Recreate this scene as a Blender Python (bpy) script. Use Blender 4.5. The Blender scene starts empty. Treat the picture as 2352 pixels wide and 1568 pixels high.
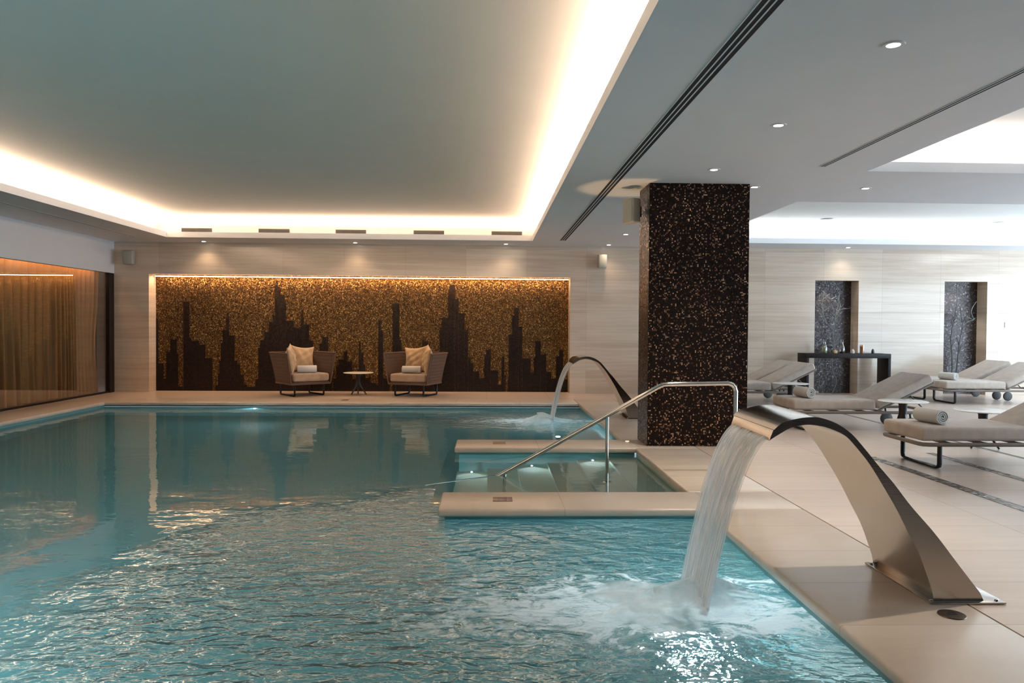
import bpy, bmesh, math, random
from mathutils import Vector, Matrix
random.seed(7)
SC = bpy.context.scene
COL = SC.collection
PI = math.pi

# ------------------------------------------------------------------ camera
FOC = 1720.0; EYE = 1.35; ROLL = .0065; VP = (1120, 749.5); IW, IH = 2352, 1568
def cam_axes():
    dx, dy = VP[0] - IW / 2, -(VP[1] - IH / 2)
    c, s = math.cos(ROLL), math.sin(ROLL)
    x = dx * c - dy * s; y = dx * s + dy * c
    yaw = math.atan2(-x, math.hypot(FOC, y)); pitch = math.atan2(-y, FOC)
    f = Vector((math.sin(yaw) * math.cos(pitch), math.cos(yaw) * math.cos(pitch), math.sin(pitch)))
    r = Vector((math.cos(yaw), -math.sin(yaw), 0)); u = r.cross(f)
    return r * c + u * s, u * c - r * s, f
CR, CU, CF = cam_axes()
cd = bpy.data.cameras.new('camera'); cam = bpy.data.objects.new('camera', cd); COL.objects.link(cam)
M4 = Matrix((CR, CU, -CF)).transposed().to_4x4(); M4.translation = (0, 0, EYE)
cam.matrix_world = M4
cd.sensor_width = 36; cd.lens = FOC / IW * 36; cd.clip_start = .05; cd.clip_end = 100
SC.camera = cam
def at(px, py, z=None, Y=None, X=None):
    "point of the room seen at a pixel of the photograph, on a known plane"
    d = CF * FOC + CR * (px - IW / 2) - CU * (py - IH / 2)
    t = (z - EYE) / d.z if z is not None else (Y / d.y if Y is not None else X / d.x)
    return Vector((0, 0, EYE)) + d * t

SC.view_settings.view_transform = 'Standard'; SC.view_settings.look = 'None'
SC.view_settings.gamma = 1; SC.view_settings.use_curve_mapping = False
SC.view_settings.exposure = 1.08
cy = SC.cycles
cy.use_denoising = True
cy.use_adaptive_sampling = True; cy.adaptive_threshold = .025; cy.adaptive_min_samples = 32
cy.max_bounces = 6; cy.diffuse_bounces = 3; cy.glossy_bounces = 3; cy.transmission_bounces = 4; cy.transparent_max_bounces = 10
cy.sample_clamp_indirect = 4; cy.sample_clamp_direct = 0
cy.caustics_reflective = False; cy.caustics_refractive = True
cy.blur_glossy = .4

# ------------------------------------------------------------------ materials
class NT:
    def __init__(s, name):
        s.m = bpy.data.materials.new(name); s.m.use_nodes = True
        s.t = s.m.node_tree; s.t.nodes.clear()
        s.out = s.t.nodes.new('ShaderNodeOutputMaterial')
    def n(s, typ, ins=None, **kw):
        nd = s.t.nodes.new('ShaderNode' + typ)
        for k, v in kw.items(): setattr(nd, k, v)
        for k, v in (ins or {}).items(): s.set(nd.inputs[k], v)
        return nd
    def set(s, sock, v):
        if isinstance(v, bpy.types.NodeSocket): s.t.links.new(v, sock)
        elif isinstance(v, bpy.types.Node): s.t.links.new(v.outputs[0], sock)
        else:
            if hasattr(sock.default_value, '__len__') and not isinstance(v, (int, float)) and len(v) == 3 and len(sock.default_value) == 4: v = (*v, 1)
            sock.default_value = v
    def math(s, op, a, b=0.0, c=0.0, clamp=False):
        nd = s.n('Math', {0: a, 1: b, 2: c}, operation=op); nd.use_clamp = clamp; return nd.outputs[0]
    def vmath(s, op, a, b=None):
        nd = s.n('VectorMath', {0: a}, operation=op)
        if b is not None: s.set(nd.inputs[1], b)
        return nd.outputs[0]
    def mapr(s, v, a, b, c=0.0, d=1.0, t='SMOOTHSTEP'):
        nd = s.n('MapRange', {0: v, 1: a, 2: b, 3: c, 4: d}, interpolation_type=t); return nd.outputs[0]
    def mix(s, f, a, b, bt='MIX'):
        nd = s.n('Mix', data_type='RGBA', blend_type=bt); s.set(nd.inputs[0], f); s.set(nd.inputs[6], a); s.set(nd.inputs[7], b); return nd.outputs[2]
    def ramp(s, f, stops, it='LINEAR'):
        nd = s.n('ValToRGB', {0: f}); cr = nd.color_ramp; cr.interpolation = it
        while len(cr.elements) < len(stops): cr.elements.new(.5)
        for e, (p, c) in zip(cr.elements, stops): e.position = p; e.color = (*c, 1)
        return nd.outputs[0]
    def obj(s): return s.n('TexCoord').outputs['Object']
    def world(s): return s.n('NewGeometry').outputs['Position']
    def noise(s, vec, scale, detail=3, rough=.5, dist=0, out=0):
        return s.n('TexNoise', {'Vector': vec, 'Scale': scale, 'Detail': detail, 'Roughness': rough, 'Distortion': dist}).outputs[out]
    def map(s, vec, sc=(1, 1, 1), loc=(0, 0, 0), rot=(0, 0, 0)):
        return s.n('Mapping', {'Vector': vec, 'Scale': sc, 'Location': loc, 'Rotation': rot}).outputs[0]
    def bump(s, h, dist=.01, st=1.0, nrm=None):
        nd = s.n('Bump', {'Height': h, 'Distance': dist, 'Strength': st})
        if nrm is not None: s.set(nd.inputs['Normal'], nrm)
        return nd.outputs[0]
    def bsdf(s, color=(.5, .5, .5), rough=.5, metal=0, **kw):
        ins = {'Base Color': color, 'Roughness': rough, 'Metallic': metal}
        for k, v in kw.items(): ins[k.replace('_', ' ')] = v
        nd = s.n('BsdfPrincipled', ins); return nd
    def fres(s, ior, nrm=None):
        bf = s.n('NewGeometry').outputs['Backfacing']
        f = s.n('Fresnel', {'IOR': s.math('ADD', ior, s.math('MULTIPLY', bf, 1 / ior - ior))})
        if nrm is not None: s.set(f.inputs['Normal'], nrm)
        return f.outputs[0]
    def end(s, sh): s.set(s.out.inputs[0], sh.outputs[0] if isinstance(sh, bpy.types.Node) else sh); return s.m

def plain(name, col, rough=.5, metal=0, noise=0.0, nscale=20, bump=0.0, **kw):
    t = NT(name); c = col
    if noise or bump:
        nz = t.noise(t.obj(), nscale, 4)
        if noise: c = t.mix(nz, tuple(x * (1 - noise) for x in col), tuple(min(1, x * (1 + noise)) for x in col))
    b = t.bsdf(c, rough, metal, **kw)
    if bump: t.set(b.inputs['Normal'], t.bump(nz, bump))
    return t.end(b)

def emit(name, col, st):
    t = NT(name); return t.end(t.n('Emission', {0: col, 1: st}))

MAT = {}
MAT['plaster'] = plain('white_plaster', (.74, .76, .79), .75, noise=.03, nscale=3)
MAT['tray_plaster'] = plain('tray_plaster', (.68, .70, .69), .8, noise=.04, nscale=2)
MAT['metal'] = None

def m_steel(name, base, rough, stretch=(3, 120, 120)):
    t = NT(name); o = t.obj()
    nz = t.noise(t.map(o, stretch), 1, 5, .7)
    big = t.noise(o, 5, 3)
    r = t.mapr(t.math('ADD', t.math('MULTIPLY', nz, .6), t.math('MULTIPLY', big, .4)), .3, .7, rough * .7, rough * 1.4)
    b = t.bsdf(base, r, 1.0); t.set(b.inputs['Normal'], t.bump(nz, .0004))
    return t.end(b)
MAT['rear'] = plain('dark_rear_wall', (.055, .032, .02), .5)
MAT['steel'] = m_steel('brushed_steel', (.44, .41, .38), .13)
MAT['chrome'] = plain('polished_steel', (.72, .70, .67), .12, 1)
MAT['dark_metal'] = plain('dark_metal', (.012, .011, .011), .35, .3)
MAT['frame'] = plain('taupe_frame', (.20, .165, .135), .5)
MAT['grey_plastic'] = plain('grey_plastic', (.42, .40, .37), .45)
MAT['grille'] = plain('speaker_grille', (.42, .43, .38), .7, noise=.15, nscale=400)
MAT['white_gloss'] = plain('white_tabletop', (.90, .88, .85), .25)
MAT['wenge'] = plain('dark_wenge', (.012, .008, .007), .5, noise=.3, nscale=30, Specular_IOR_Level=.25)
MAT['black'] = plain('black_gap', (.004, .004, .004), .8)
MAT['pool_gap'] = plain('painted_shadow_gap', (.02, .03, .025), .6)  # dark colour stands in for shade below the far coping

def m_fabric(name, col, sc=900, b=.002):
    t = NT(name); o = t.obj()
    w = t.n('TexWave', {'Vector': o, 'Scale': sc / 6, 'Distortion': 1}).outputs[1]
    nz = t.noise(o, 9, 4); f = t.noise(o, 220, 2)
    c = t.mix(t.mapr(nz, .3, .7), tuple(x * .9 for x in col), tuple(min(1, x * 1.08) for x in col))
    bs = t.bsdf(c, .85, Sheen_Weight=.25, Sheen_Roughness=.5)
    t.set(bs.inputs['Normal'], t.bump(t.math('ADD', nz, t.math('MULTIPLY', f, .15)), .0025))
    return t.end(bs)
MAT['cushion'] = m_fabric('taupe_fabric', (.50, .425, .36))
MAT['sand'] = m_fabric('sand_fabric', (.55, .38, .22))
MAT['rope'] = plain('brown_rope', (.11, .062, .040), .8, noise=.25, nscale=60)
MAT['seatpad'] = m_fabric('chair_seat_fabric', (.40, .285, .195))
t = NT('white_towel'); o = t.obj(); f = t.noise(o, 260, 3); b = t.bsdf((.86, .83, .79), .95, Sheen_Weight=.3)
t.set(b.inputs['Normal'], t.bump(f, .004)); MAT['towel'] = t.end(b)

# marble wall cladding
def m_marble(name, c1, c2, rough=.12, tile=(1.22, .61), axis='XZ', off=(0, 0), joint=.0025, vein=(.5, .5, 14), coat=0.0):
    t = NT(name); p = t.world()
    v = t.noise(t.map(p, vein), 1.6, 4, .62, .6)
    v2 = t.noise(t.map(p, tuple(q * .33 for q in vein)), 1.3, 1, .5, .3)
    sep = t.n('SeparateXYZ', {0: p}); a, bz = {'XZ': (0, 2), 'YZ': (1, 2), 'XY': (0, 1)}[axis]
    u = t.math('DIVIDE', t.math('ADD', sep.outputs[a], off[0]), tile[0])
    w = t.math('DIVIDE', t.math('ADD', sep.outputs[bz], off[1]), tile[1])
    cmb = t.n('CombineXYZ', {0: t.math('FLOOR', u), 1: t.math('FLOOR', w)})
    wn = t.n('TexWhiteNoise', {'Vector': cmb}, noise_dimensions='2D').outputs[0]
    fac = t.math('ADD', t.math('MULTIPLY', v, .6), t.math('ADD', t.math('MULTIPLY', v2, .3), t.math('MULTIPLY', wn, .16)))
    c = t.mix(t.mapr(fac, .32, .72), c1, c2)
    def line(x, size):
        fr = t.math('FRACT', x); d = t.math('MINIMUM', fr, t.math('SUBTRACT', 1, fr))
        return t.math('LESS_THAN', t.math('MULTIPLY', d, size), joint)
    j = t.math('MAXIMUM', line(u, tile[0]), line(w, tile[1]))
    c = t.mix(t.math('MULTIPLY', j, .45), c, tuple(x * .45 for x in c1))
    r = t.math('ADD', rough, t.math('MULTIPLY', j, .4))
    b = t.bsdf(c, r); t.set(b.inputs['Normal'], t.bump(t.math('SUBTRACT', 1, j), .001, .4))
    return t.end(b)
MAT['marble'] = m_marble('travertine_wall', (.58, .465, .355), (.75, .64, .52), .13, off=(.44, .14))
MAT['marble_side'] = m_marble('travertine_side', (.58, .465, .355), (.75, .64, .52), .2, axis='YZ', vein=(.5, .5, 14))
MAT['floor'] = m_marble('floor_tile', (.60, .485, .40), (.68, .56, .475), .30, tile=(1.19, .565), axis='XY', off=(-2.37, -.505), vein=(.6, 9, 1), joint=.0028)
MAT['coping'] = m_marble('coping_marble', (.62, .525, .44), (.72, .625, .54), .28, tile=(50, .565), axis='XY', off=(25, -.505), vein=(1.2, 3, 3), joint=.0022)
MAT['coping_x'] = m_marble('coping_marble_long', (.62, .525, .44), (.72, .625, .54), .28, tile=(1.13, 50), axis='XY', off=(.55, 25), vein=(3, 1.2, 3), joint=.0022)

def m_mosaic(name, tile, stops, rough=.25, jit=.3, metal=.9, spec=.5, axis=None):
    "small glass tesserae: every tile has its own colour and tilt"
    t = NT(name); p = t.vmath('ADD', t.world(), (.3713, .2717, .1131))
    q = t.n('VectorMath', {0: p, 3: 1 / tile}, operation='SCALE').outputs[0]
    cell = t.vmath('FLOOR', q); fr = t.vmath('FRACTION', q)
    wn = t.n('TexWhiteNoise', {'Vector': cell}, noise_dimensions='3D')
    wn2 = t.n('TexWhiteNoise', {'Vector': t.vmath('ADD', cell, (17.3, 5.1, 9.7))}, noise_dimensions='3D')
    c = t.ramp(wn.outputs[0], stops, 'CONSTANT')
    g = t.n('NewGeometry').outputs['Normal']
    jn = t.n('VectorMath', {0: t.vmath('SUBTRACT', wn2.outputs[1], (.5, .5, .5)), 3: jit}, operation='SCALE').outputs[0]
    nrm = t.vmath('NORMALIZE', t.vmath('ADD', g, jn))
    # grout
    s = t.n('SeparateXYZ', {0: fr}); s2 = t.n('SeparateXYZ', {0: g})
    def ln(i):
        f_ = s.outputs[i]; d = t.math('MINIMUM', f_, t.math('SUBTRACT', 1, f_))
        e = t.math('LESS_THAN', d, .07)
        return t.math('MULTIPLY', e, t.math('LESS_THAN', t.math('ABSOLUTE', s2.outputs[i]), .7))
    gr = t.math('MAXIMUM', ln(0), t.math('MAXIMUM', ln(1), ln(2)))
    c = t.mix(gr, c, (.012, .008, .006))
    m_ = t.math('MULTIPLY', t.math('SUBTRACT', 1, gr), metal)
    b = t.bsdf(c, t.math('ADD', rough, t.math('MULTIPLY', gr, .5)), m_, Specular_IOR_Level=spec); t.set(b.inputs['Normal'], nrm)
    return t.end(b)
MAT['gold'] = m_mosaic('gold_mosaic', .017, [(0, (.08, .038, .012)), (.3, (.14, .075, .022)), (.65, (.22, .12, .038)), (.88, (.45, .28, .11))], .38, .45)
MAT['dark_mosaic'] = m_mosaic('dark_brown_mosaic', .030, [(0, (.010, .005, .004)), (.5, (.016, .008, .006)), (.85, (.022, .011, .008))], .35, .10, .0, .25)
MAT['pillar'] = m_mosaic('pillar_mosaic', .0155, [(0, (.016, .007, .005)), (.5, (.024, .010, .007)), (.80, (.13, .055, .025)), (.86, (.33, .18, .11)), (.95, (.74, .46, .28))], .28, .35, .85)
MAT['niche_mosaic'] = m_mosaic('niche_mosaic', .024, [(0, (.05, .038, .036)), (.5, (.075, .058, .055)), (.78, (.085, .075, .075)), (.93, (.17, .165, .17))], .3, .14, .5)
MAT['strip_mosaic'] = m_mosaic('inlay_mosaic', .03, [(0, (.03, .025, .022)), (.35, (.10, .08, .07)), (.6, (.22, .18, .15)), (.85, (.45, .38, .31))], .25, .2, .3)

# pool tile
def m_pool(name, c1, c2, tile=.3):
    t = NT(name); p = t.world()
    q = t.n('VectorMath', {0: p, 3: 1 / tile}, operation='SCALE').outputs[0]
    wn = t.n('TexWhiteNoise', {'Vector': t.vmath('FLOOR', t.vmath('ADD', q, (.013, .017, .019)))}, noise_dimensions='3D').outputs[0]
    c = t.mix(t.math('MULTIPLY', wn, .3), c1, c2)
    return t.end(t.bsdf(c, .4))
MAT['pool_tile'] = m_pool('turquoise_pool_tile', (.15, .345, .375), (.17, .37, .395))
MAT['stair_tile'] = m_pool('pale_stair_tile', (.66, .70, .62), (.72, .74, .66))

# water surface
IMP = (1.05, 3.9); IMP2 = (.78, 11.4)
def m_water():
    t = NT('pool_water'); p = t.world()
    s = t.n('SeparateXYZ', {0: p})
    flat = t.n('CombineXYZ', {0: s.outputs[0], 1: s.outputs[1]}).outputs[0]
    wob = t.noise(flat, .9, 3, .6); wob2 = t.noise(flat, 3.2, 3, .6)
    def dist(c, sx=1.0, sy=1.0):
        dx = t.math('MULTIPLY', t.math('SUBTRACT', s.outputs[0], c[0]), sx); dy = t.math('MULTIPLY', t.math('SUBTRACT', s.outputs[1], c[1]), sy)
        return t.math('SQRT', t.math('ADD', t.math('MULTIPLY', dx, dx), t.math('MULTIPLY', dy, dy)))
    jit = t.math('ADD', t.math('MULTIPLY', t.math('SUBTRACT', wob, .5), 1.4), t.math('MULTIPLY', t.math('SUBTRACT', wob2, .5), .9))
    d1 = t.math('ADD', dist(IMP, 1, 1.12), jit); d2 = t.math('ADD', dist(IMP2, .75, 1), t.math('MULTIPLY', jit, .5))
    m1 = t.mapr(d1, 3.6, 2.75, 0, 1); m2 = t.mapr(d2, 1.5, .6, 0, 1)
    rough = t.math('MAXIMUM', m1, t.math('MULTIPLY', m2, .9))
    # the recess with the steps is sheltered
    shelter = t.math('MULTIPLY', t.math('GREATER_THAN', s.outputs[0], -.45), t.math('MULTIPLY', t.math('GREATER_THAN', s.outputs[1], 6.0), t.math('LESS_THAN', s.outputs[1], 8.5)))
    rough = t.math('MULTIPLY', rough, t.math('SUBTRACT', 1, shelter))
    calm = t.noise(t.map(flat, (1, 1.5, 1)), 1.3, 1, .5)
    calm2 = t.noise(t.map(flat, (1, 2.2, 1), rot=(0, 0, .35)), 5, 2, .45)
    w1 = t.noise(t.map(flat, (1, 1.7, 1), rot=(0, 0, .3)), 5.2, 2, .5, .7)
    w2 = t.noise(t.map(flat, (1, 1.6, 1)), 15, 2, .5, .5)
    near = t.mapr(d1, 1.6, .3, 0, 1)
    w3 = t.noise(flat, 7, 3, .6, 1.2)
    h = t.math('ADD', t.math('MULTIPLY', calm, .006), t.math('MULTIPLY', calm2, .0013))
    h = t.math('ADD', h, t.math('MULTIPLY', rough, t.math('ADD', t.math('MULTIPLY', w1, .044), t.math('MULTIPLY', w2, .0125))))
    h = t.math('ADD', h, t.math('MULTIPLY', near, t.math('MULTIPLY', w3, .04)))
    nrm = t.bump(h, 1.0, 1.0)
    refr = t.n('BsdfRefraction', {'Color': (.80, .95, .95), 'Roughness': 0.0, 'IOR': 1.33, 'Normal': nrm})
    body = t.n('MixShader', {0: .4, 1: t.n('BsdfDiffuse', {'Color': (.17, .39, .43)}).outputs[0], 2: t.n('BsdfTranslucent', {'Color': (.19, .45, .49)}).outputs[0]})
    turb = t.math('ADD', .46, t.math('MULTIPLY', rough, .12))
    turb = t.math('MULTIPLY', turb, t.math('SUBTRACT', 1, t.math('MULTIPLY', shelter, .85)))
    under = t.n('MixShader', {0: turb, 1: refr.outputs[0], 2: body.outputs[0]})
    # foam where the falls land
    f1 = t.noise(t.map(flat, (1, 1.5, 1)), 5, 4, .7, 1.5)
    tongue = t.math('ADD', dist((.62, 3.78), .75, 1.5), t.math('MULTIPLY', t.math('SUBTRACT', wob2, .5), .8))
    fm = t.mapr(t.math('SUBTRACT', f1, t.math('MULTIPLY', tongue, .34)), .22, .46, 0, .85)
    right = t.math('ADD', dist((1.27, 3.75), 1.5, 1.5), t.math('MULTIPLY', t.math('SUBTRACT', wob2, .5), .8))
    fm = t.math('MAXIMUM', fm, t.mapr(t.math('SUBTRACT', f1, t.math('MULTIPLY', right, .42)), .22, .42, 0, .9))
    dd2 = dist((.62, 11.4), .7, 1.8)
    fm2 = t.mapr(t.math('SUBTRACT', f1, t.math('MULTIPLY', dd2, .42)), .20, .45, 0, .8)
    foam = t.math('MAXIMUM', fm, fm2)
    white = t.n('MixShader', {0: .45, 1: t.n('BsdfDiffuse', {'Color': (.80, .84, .86)}).outputs[0], 2: t.n('BsdfTranslucent', {'Color': (.85, .9, .92)}).outputs[0]})
    under2 = t.n('MixShader', {0: foam, 1: under.outputs[0], 2: white.outputs[0]})
    fr = t.n('Fresnel', {'IOR': 1.33, 'Normal': nrm}).outputs[0]
    fb = t.math('MULTIPLY', fr, t.math('ADD', 1.25, t.math('MULTIPLY', rough, 2.0))); fsat = t.math('DIVIDE', fb, t.math('ADD', 1, fb))
    gl = t.n('BsdfGlossy', {'Color': (1, 1, 1), 'Roughness': .02, 'Normal': nrm})
    sh = t.n('MixShader', {0: t.math('MULTIPLY', fsat, t.math('SUBTRACT', 1, t.math('MULTIPLY', foam, .8)), clamp=True), 1: under2.outputs[0], 2: gl.outputs[0]})
    return t.end(sh)
MAT['water'] = m_water()

def m_fall():
    t = NT('falling_water'); uv = t.n('UVMap', uv_map='uv').outputs[0]
    st = t.noise(t.map(uv, (15, .6, 1)), 1, 4, .6)
    st2 = t.noise(t.map(uv, (80, 1.4, 1)), 1, 2, .6)
    sv = t.n('SeparateXYZ', {0: uv})
    low = t.mapr(sv.outputs[1], .55, 1.0, 0, .42)
    white = t.mapr(t.math('ADD', t.math('MULTIPLY', st, .7), t.math('MULTIPLY', st2, .3)), .36, .58, .10, .80)
    white = t.math('ADD', white, low, clamp=True)
    nrm = t.bump(t.math('ADD', st, t.math('MULTIPLY', st2, .4)), .012, .8)
    tr = t.n('BsdfTransparent', {'Color': (.96, .97, .97)})
    df = t.n('BsdfDiffuse', {'Color': (.97, .97, .97)}); tl = t.n('BsdfTranslucent', {'Color': (.98, .97, .97)})
    wt = t.n('MixShader', {0: .5, 1: df.outputs[0], 2: tl.outputs[0]})
    a = t.n('MixShader', {0: white, 1: tr.outputs[0], 2: wt.outputs[0]})
    fr = t.fres(1.33, nrm)
    gl = t.n('BsdfGlossy', {'Color': (.9, .9, .9), 'Roughness': .08, 'Normal': nrm})
    return t.end(t.n('MixShader', {0: t.math('ADD', t.math('MULTIPLY', fr, .7), .02, clamp=True), 1: a.outputs[0], 2: gl.outputs[0]}))
MAT['fall'] = m_fall()

def m_glass(name, tint, alpha_white=0.0, rough=0.0, boost=1.0):
    t = NT(name)
    tr = t.n('BsdfTransparent', {'Color': tint}); gl = t.n('BsdfGlossy', {'Color': (1, 1, 1), 'Roughness': rough})
    fr = t.fres(1.5)
    return t.end(t.n('MixShader', {0: t.math('MULTIPLY', fr, boost, clamp=True), 1: tr.outputs[0], 2: gl.outputs[0]}))
MAT['glass'] = m_glass('clear_glass', (.93, .93, .92), boost=1.6)
MAT['carafe'] = m_glass('carafe_glass', (.86, .88, .87), boost=2)
MAT['lemon'] = plain('pale_green_drink', (.50, .55, .30), .2)
MAT['berry'] = plain('red_drink', (.12, .015, .015), .15)
MAT['orange'] = plain('orange_drink', (.85, .27, .02), .2)
MAT['oak'] = plain('light_wood', (.62, .40, .20), .5, noise=.15)
MAT['ivory'] = plain('ivory_ceramic', (.62, .58, .50), .35)
MAT['slate'] = plain('dark_slate_jar', (.05, .05, .06), .35)
MAT['bark'] = plain('pale_branch', (.19, .21, .20), .8, noise=.2)
MAT['bark_dark'] = plain('grey_branch', (.055, .060, .060), .8, noise=.2)
def m_curtain():
    t = NT('gold_curtain'); nz = t.noise(t.map(t.world(), (30, 30, .6)), 1, 3)
    c = t.mix(nz, (.25, .13, .050), (.36, .20, .08))
    d = t.n('BsdfDiffuse', {'Color': c}); tl = t.n('BsdfTranslucent', {'Color': c}); sp = t.n('BsdfGlossy', {'Color': (.5, .35, .18), 'Roughness': .45})
    a = t.n('MixShader', {0: .25, 1: d.outputs[0], 2: tl.outputs[0]})
    return t.end(t.n('MixShader', {0: .10, 1: a.outputs[0], 2: sp.outputs[0]}))
MAT['curtain'] = m_curtain()
MAT['lamp_on'] = emit('downlight_lamp', (1, .90, .74), 14)
MAT['led'] = emit('warm_led', (1, .62, .34), 9)
MAT['pool_lamp'] = emit('pool_lamp', (.75, .92, 1), 4)
MAT['step_lens'] = emit('step_lens', (.8, .95, 1), .8)
MAT['splash'] = plain('water_spray', (.80, .84, .86), .3)
def m_mound():
    t = NT('churning_foam'); nz = t.noise(t.map(t.obj(), (1, 1.4, 1)), 6, 5, .62, 1.0)
    lw = t.n('LayerWeight', {0: .35}).outputs[1]
    uv = t.n('UVMap', uv_map='uv').outputs[0]; sv = t.n('SeparateXYZ', {0: uv})
    a = t.math('MULTIPLY', t.mapr(nz, .28, .62, .5, .97), t.mapr(sv.outputs[0], 1.0, .5, 0, 1))
    df = t.n('MixShader', {0: .45, 1: t.n('BsdfDiffuse', {'Color': (.80, .84, .86)}).outputs[0], 2: t.n('BsdfTranslucent', {'Color': (.85, .9, .92)}).outputs[0]}); tr = t.n('BsdfTransparent', {'Color': (1, 1, 1)})
    return t.end(t.n('MixShader', {0: a, 1: tr.outputs[0], 2: df.outputs[0]}))
MAT['mound'] = m_mound()

# ------------------------------------------------------------------ mesh helpers
class MB:
    def __init__(s): s.v = []; s.f = []; s.uv = None; s.mi = []
    def add(s, vs, fs):
        b = len(s.v); s.v += [tuple(v) for v in vs]; s.f += [tuple(i + b for i in f) for f in fs]
    def box(s, x0, x1, y0, y1, z0, z1):
        s.add([(x0, y0, z0), (x1, y0, z0), (x1, y1, z0), (x0, y1, z0), (x0, y0, z1), (x1, y0, z1), (x1, y1, z1), (x0, y1, z1)],
              [(0, 3, 2, 1), (4, 5, 6, 7), (0, 1, 5, 4), (1, 2, 6, 5), (2, 3, 7, 6), (3, 0, 4, 7)]); return s
    def quad(s, *p): s.add(p, [tuple(range(len(p)))]); return s
    def tube(s, pts, r, n=10, cap=True, closed=False, flat=None):
        pts = [Vector(p) for p in pts]; N = len(pts); rs = r if hasattr(r, '__len__') else [r] * N
        rings = []; up = None
        for i in range(N):
            a = pts[(i - 1) % N] if (closed or i) else pts[i]; c = pts[(i + 1) % N] if (closed or i < N - 1) else pts[i]
            d = (c - a).normalized()
            if up is None: up = Vector((0, 0, 1)) if abs(d.z) < .9 else Vector((0, 1, 0))
            side = d.cross(up)
            if side.length < 1e-4: side = d.cross(Vector((1, 0, 0)))
            side.normalize(); u2 = side.cross(d).normalized(); up = u2
            fl = flat or (1, 1)
            rings.append([pts[i] + side * math.cos(2 * PI * k / n) * rs[i] * fl[0] + u2 * math.sin(2 * PI * k / n) * rs[i] * fl[1] for k in range(n)])
        b = len(s.v)
        for rg in rings: s.v += [tuple(v) for v in rg]
        for i in range(N if closed else N - 1):
            j = (i + 1) % N
            for k in range(n): s.f.append((b + i * n + k, b + i * n + (k + 1) % n, b + j * n + (k + 1) % n, b + j * n + k))
        if cap and not closed:
            s.f.append(tuple(b + k for k in range(n))[::-1]); s.f.append(tuple(b + (N - 1) * n + k for k in range(n)))
        return s
    def lathe(s, prof, c=(0, 0, 0), n=32, cap=True):
        b = len(s.v)
        for r, z in prof:
            for k in range(n): s.v.append((c[0] + r * math.cos(2 * PI * k / n), c[1] + r * math.sin(2 * PI * k / n), c[2] + z))
        for i in range(len(prof) - 1):
            for k in range(n): s.f.append((b + i * n + k, b + i * n + (k + 1) % n, b + (i + 1) * n + (k + 1) % n, b + (i + 1) * n + k))
        if cap:
            s.f.append(tuple(b + k for k in range(n))[::-1]); s.f.append(tuple(b + (len(prof) - 1) * n + k for k in range(n)))
        return s
    def prism(s, prof, y0, y1, ax='Y'):
        n = len(prof); b = len(s.v)
        for y in (y0, y1):
            for a, c in prof: s.v.append((a, y, c) if ax == 'Y' else ((y, a, c) if ax == 'X' else (a, c, y)))
        for k in range(n): s.f.append((b + k, b + (k + 1) % n, b + n + (k + 1) % n, b + n + k))
        s.f.append(tuple(b + k for k in range(n))[::-1]); s.f.append(tuple(b + n + k for k in range(n)))
        return s
    def build(s, name, mat, parent=None, smooth=False, bevel=0, seg=2, angle=40):
        me = bpy.data.meshes.new(name); me.from_pydata(s.v, [], s.f)
        if s.uv:
            ul = me.uv_layers.new(name='uv')
            for lp in me.loops: ul.data[lp.index].uv = s.uv[lp.vertex_index]
        bm = bmesh.new(); bm.from_mesh(me)
        bmesh.ops.recalc_face_normals(bm, faces=bm.faces)
        if bevel:
            es = [e for e in bm.edges if len(e.link_faces) == 2 and e.calc_face_angle(0) > .5]
            bmesh.ops.bevel(bm, geom=es, offset=bevel, segments=seg, profile=.5, affect='EDGES', clamp_overlap=True)
        bm.to_mesh(me); bm.free()
        ob = bpy.data.objects.new(name, me); COL.objects.link(ob)
        if mat: me.materials.append(MAT[mat] if isinstance(mat, str) else mat)
        if smooth or bevel:
            for p in me.polygons: p.use_smooth = True
            if hasattr(me, 'set_sharp_from_angle'): me.set_sharp_from_angle(angle=math.radians(angle))
        if parent: ob.parent = parent
        return ob
def box(*a): return MB().box(*a)
def empty(name, loc=(0, 0, 0), rz=0):
    o = bpy.data.objects.new(name, None); COL.objects.link(o); o.location = loc; o.rotation_euler = (0, 0, rz); o.empty_display_size = .1; return o
def tag(o, label=None, cat=None, group=None, kind=None):
    if label: o['label'] = label
    if cat: o['category'] = cat
    if group: o['group'] = group
    if kind: o['kind'] = kind
    return o
def struct(o, label=None): return tag(o, label, None, None, 'structure')
def copy_tree(o, parent=None):
    c = o.copy(); COL.objects.link(c)
    if parent: c.parent = parent; c.matrix_parent_inverse = o.matrix_parent_inverse.copy()
    for ch in [x for x in list(bpy.data.objects) if x.parent == o]: copy_tree(ch, c)
    return c
def lamp(name, typ, loc, energy, col, rot=(0, 0, 0), **kw):
    l = bpy.data.lights.new(name, typ); l.energy = energy; l.color = col
    for k, v in kw.items(): setattr(l, k, v)
    o = bpy.data.objects.new(name, l); COL.objects.link(o); o.location = loc; o.rotation_euler = rot; return o
def crom(pts, n=6):
    out = []; P = [pts[0]] + list(pts) + [pts[-1]]
    for i in range(1, len(P) - 2):
        for k in range(n):
            t_ = k / n; q = []
            for j in range(len(pts[0])):
                a, b, c, d = P[i - 1][j], P[i][j], P[i + 1][j], P[i + 2][j]
                q.append(.5 * (2 * b + (c - a) * t_ + (2 * a - 5 * b + 4 * c - d) * t_ ** 2 + (-a + 3 * b - 3 * c + d) * t_ ** 3))
            out.append(tuple(q))
    out.append(tuple(pts[-1])); return out

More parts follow.
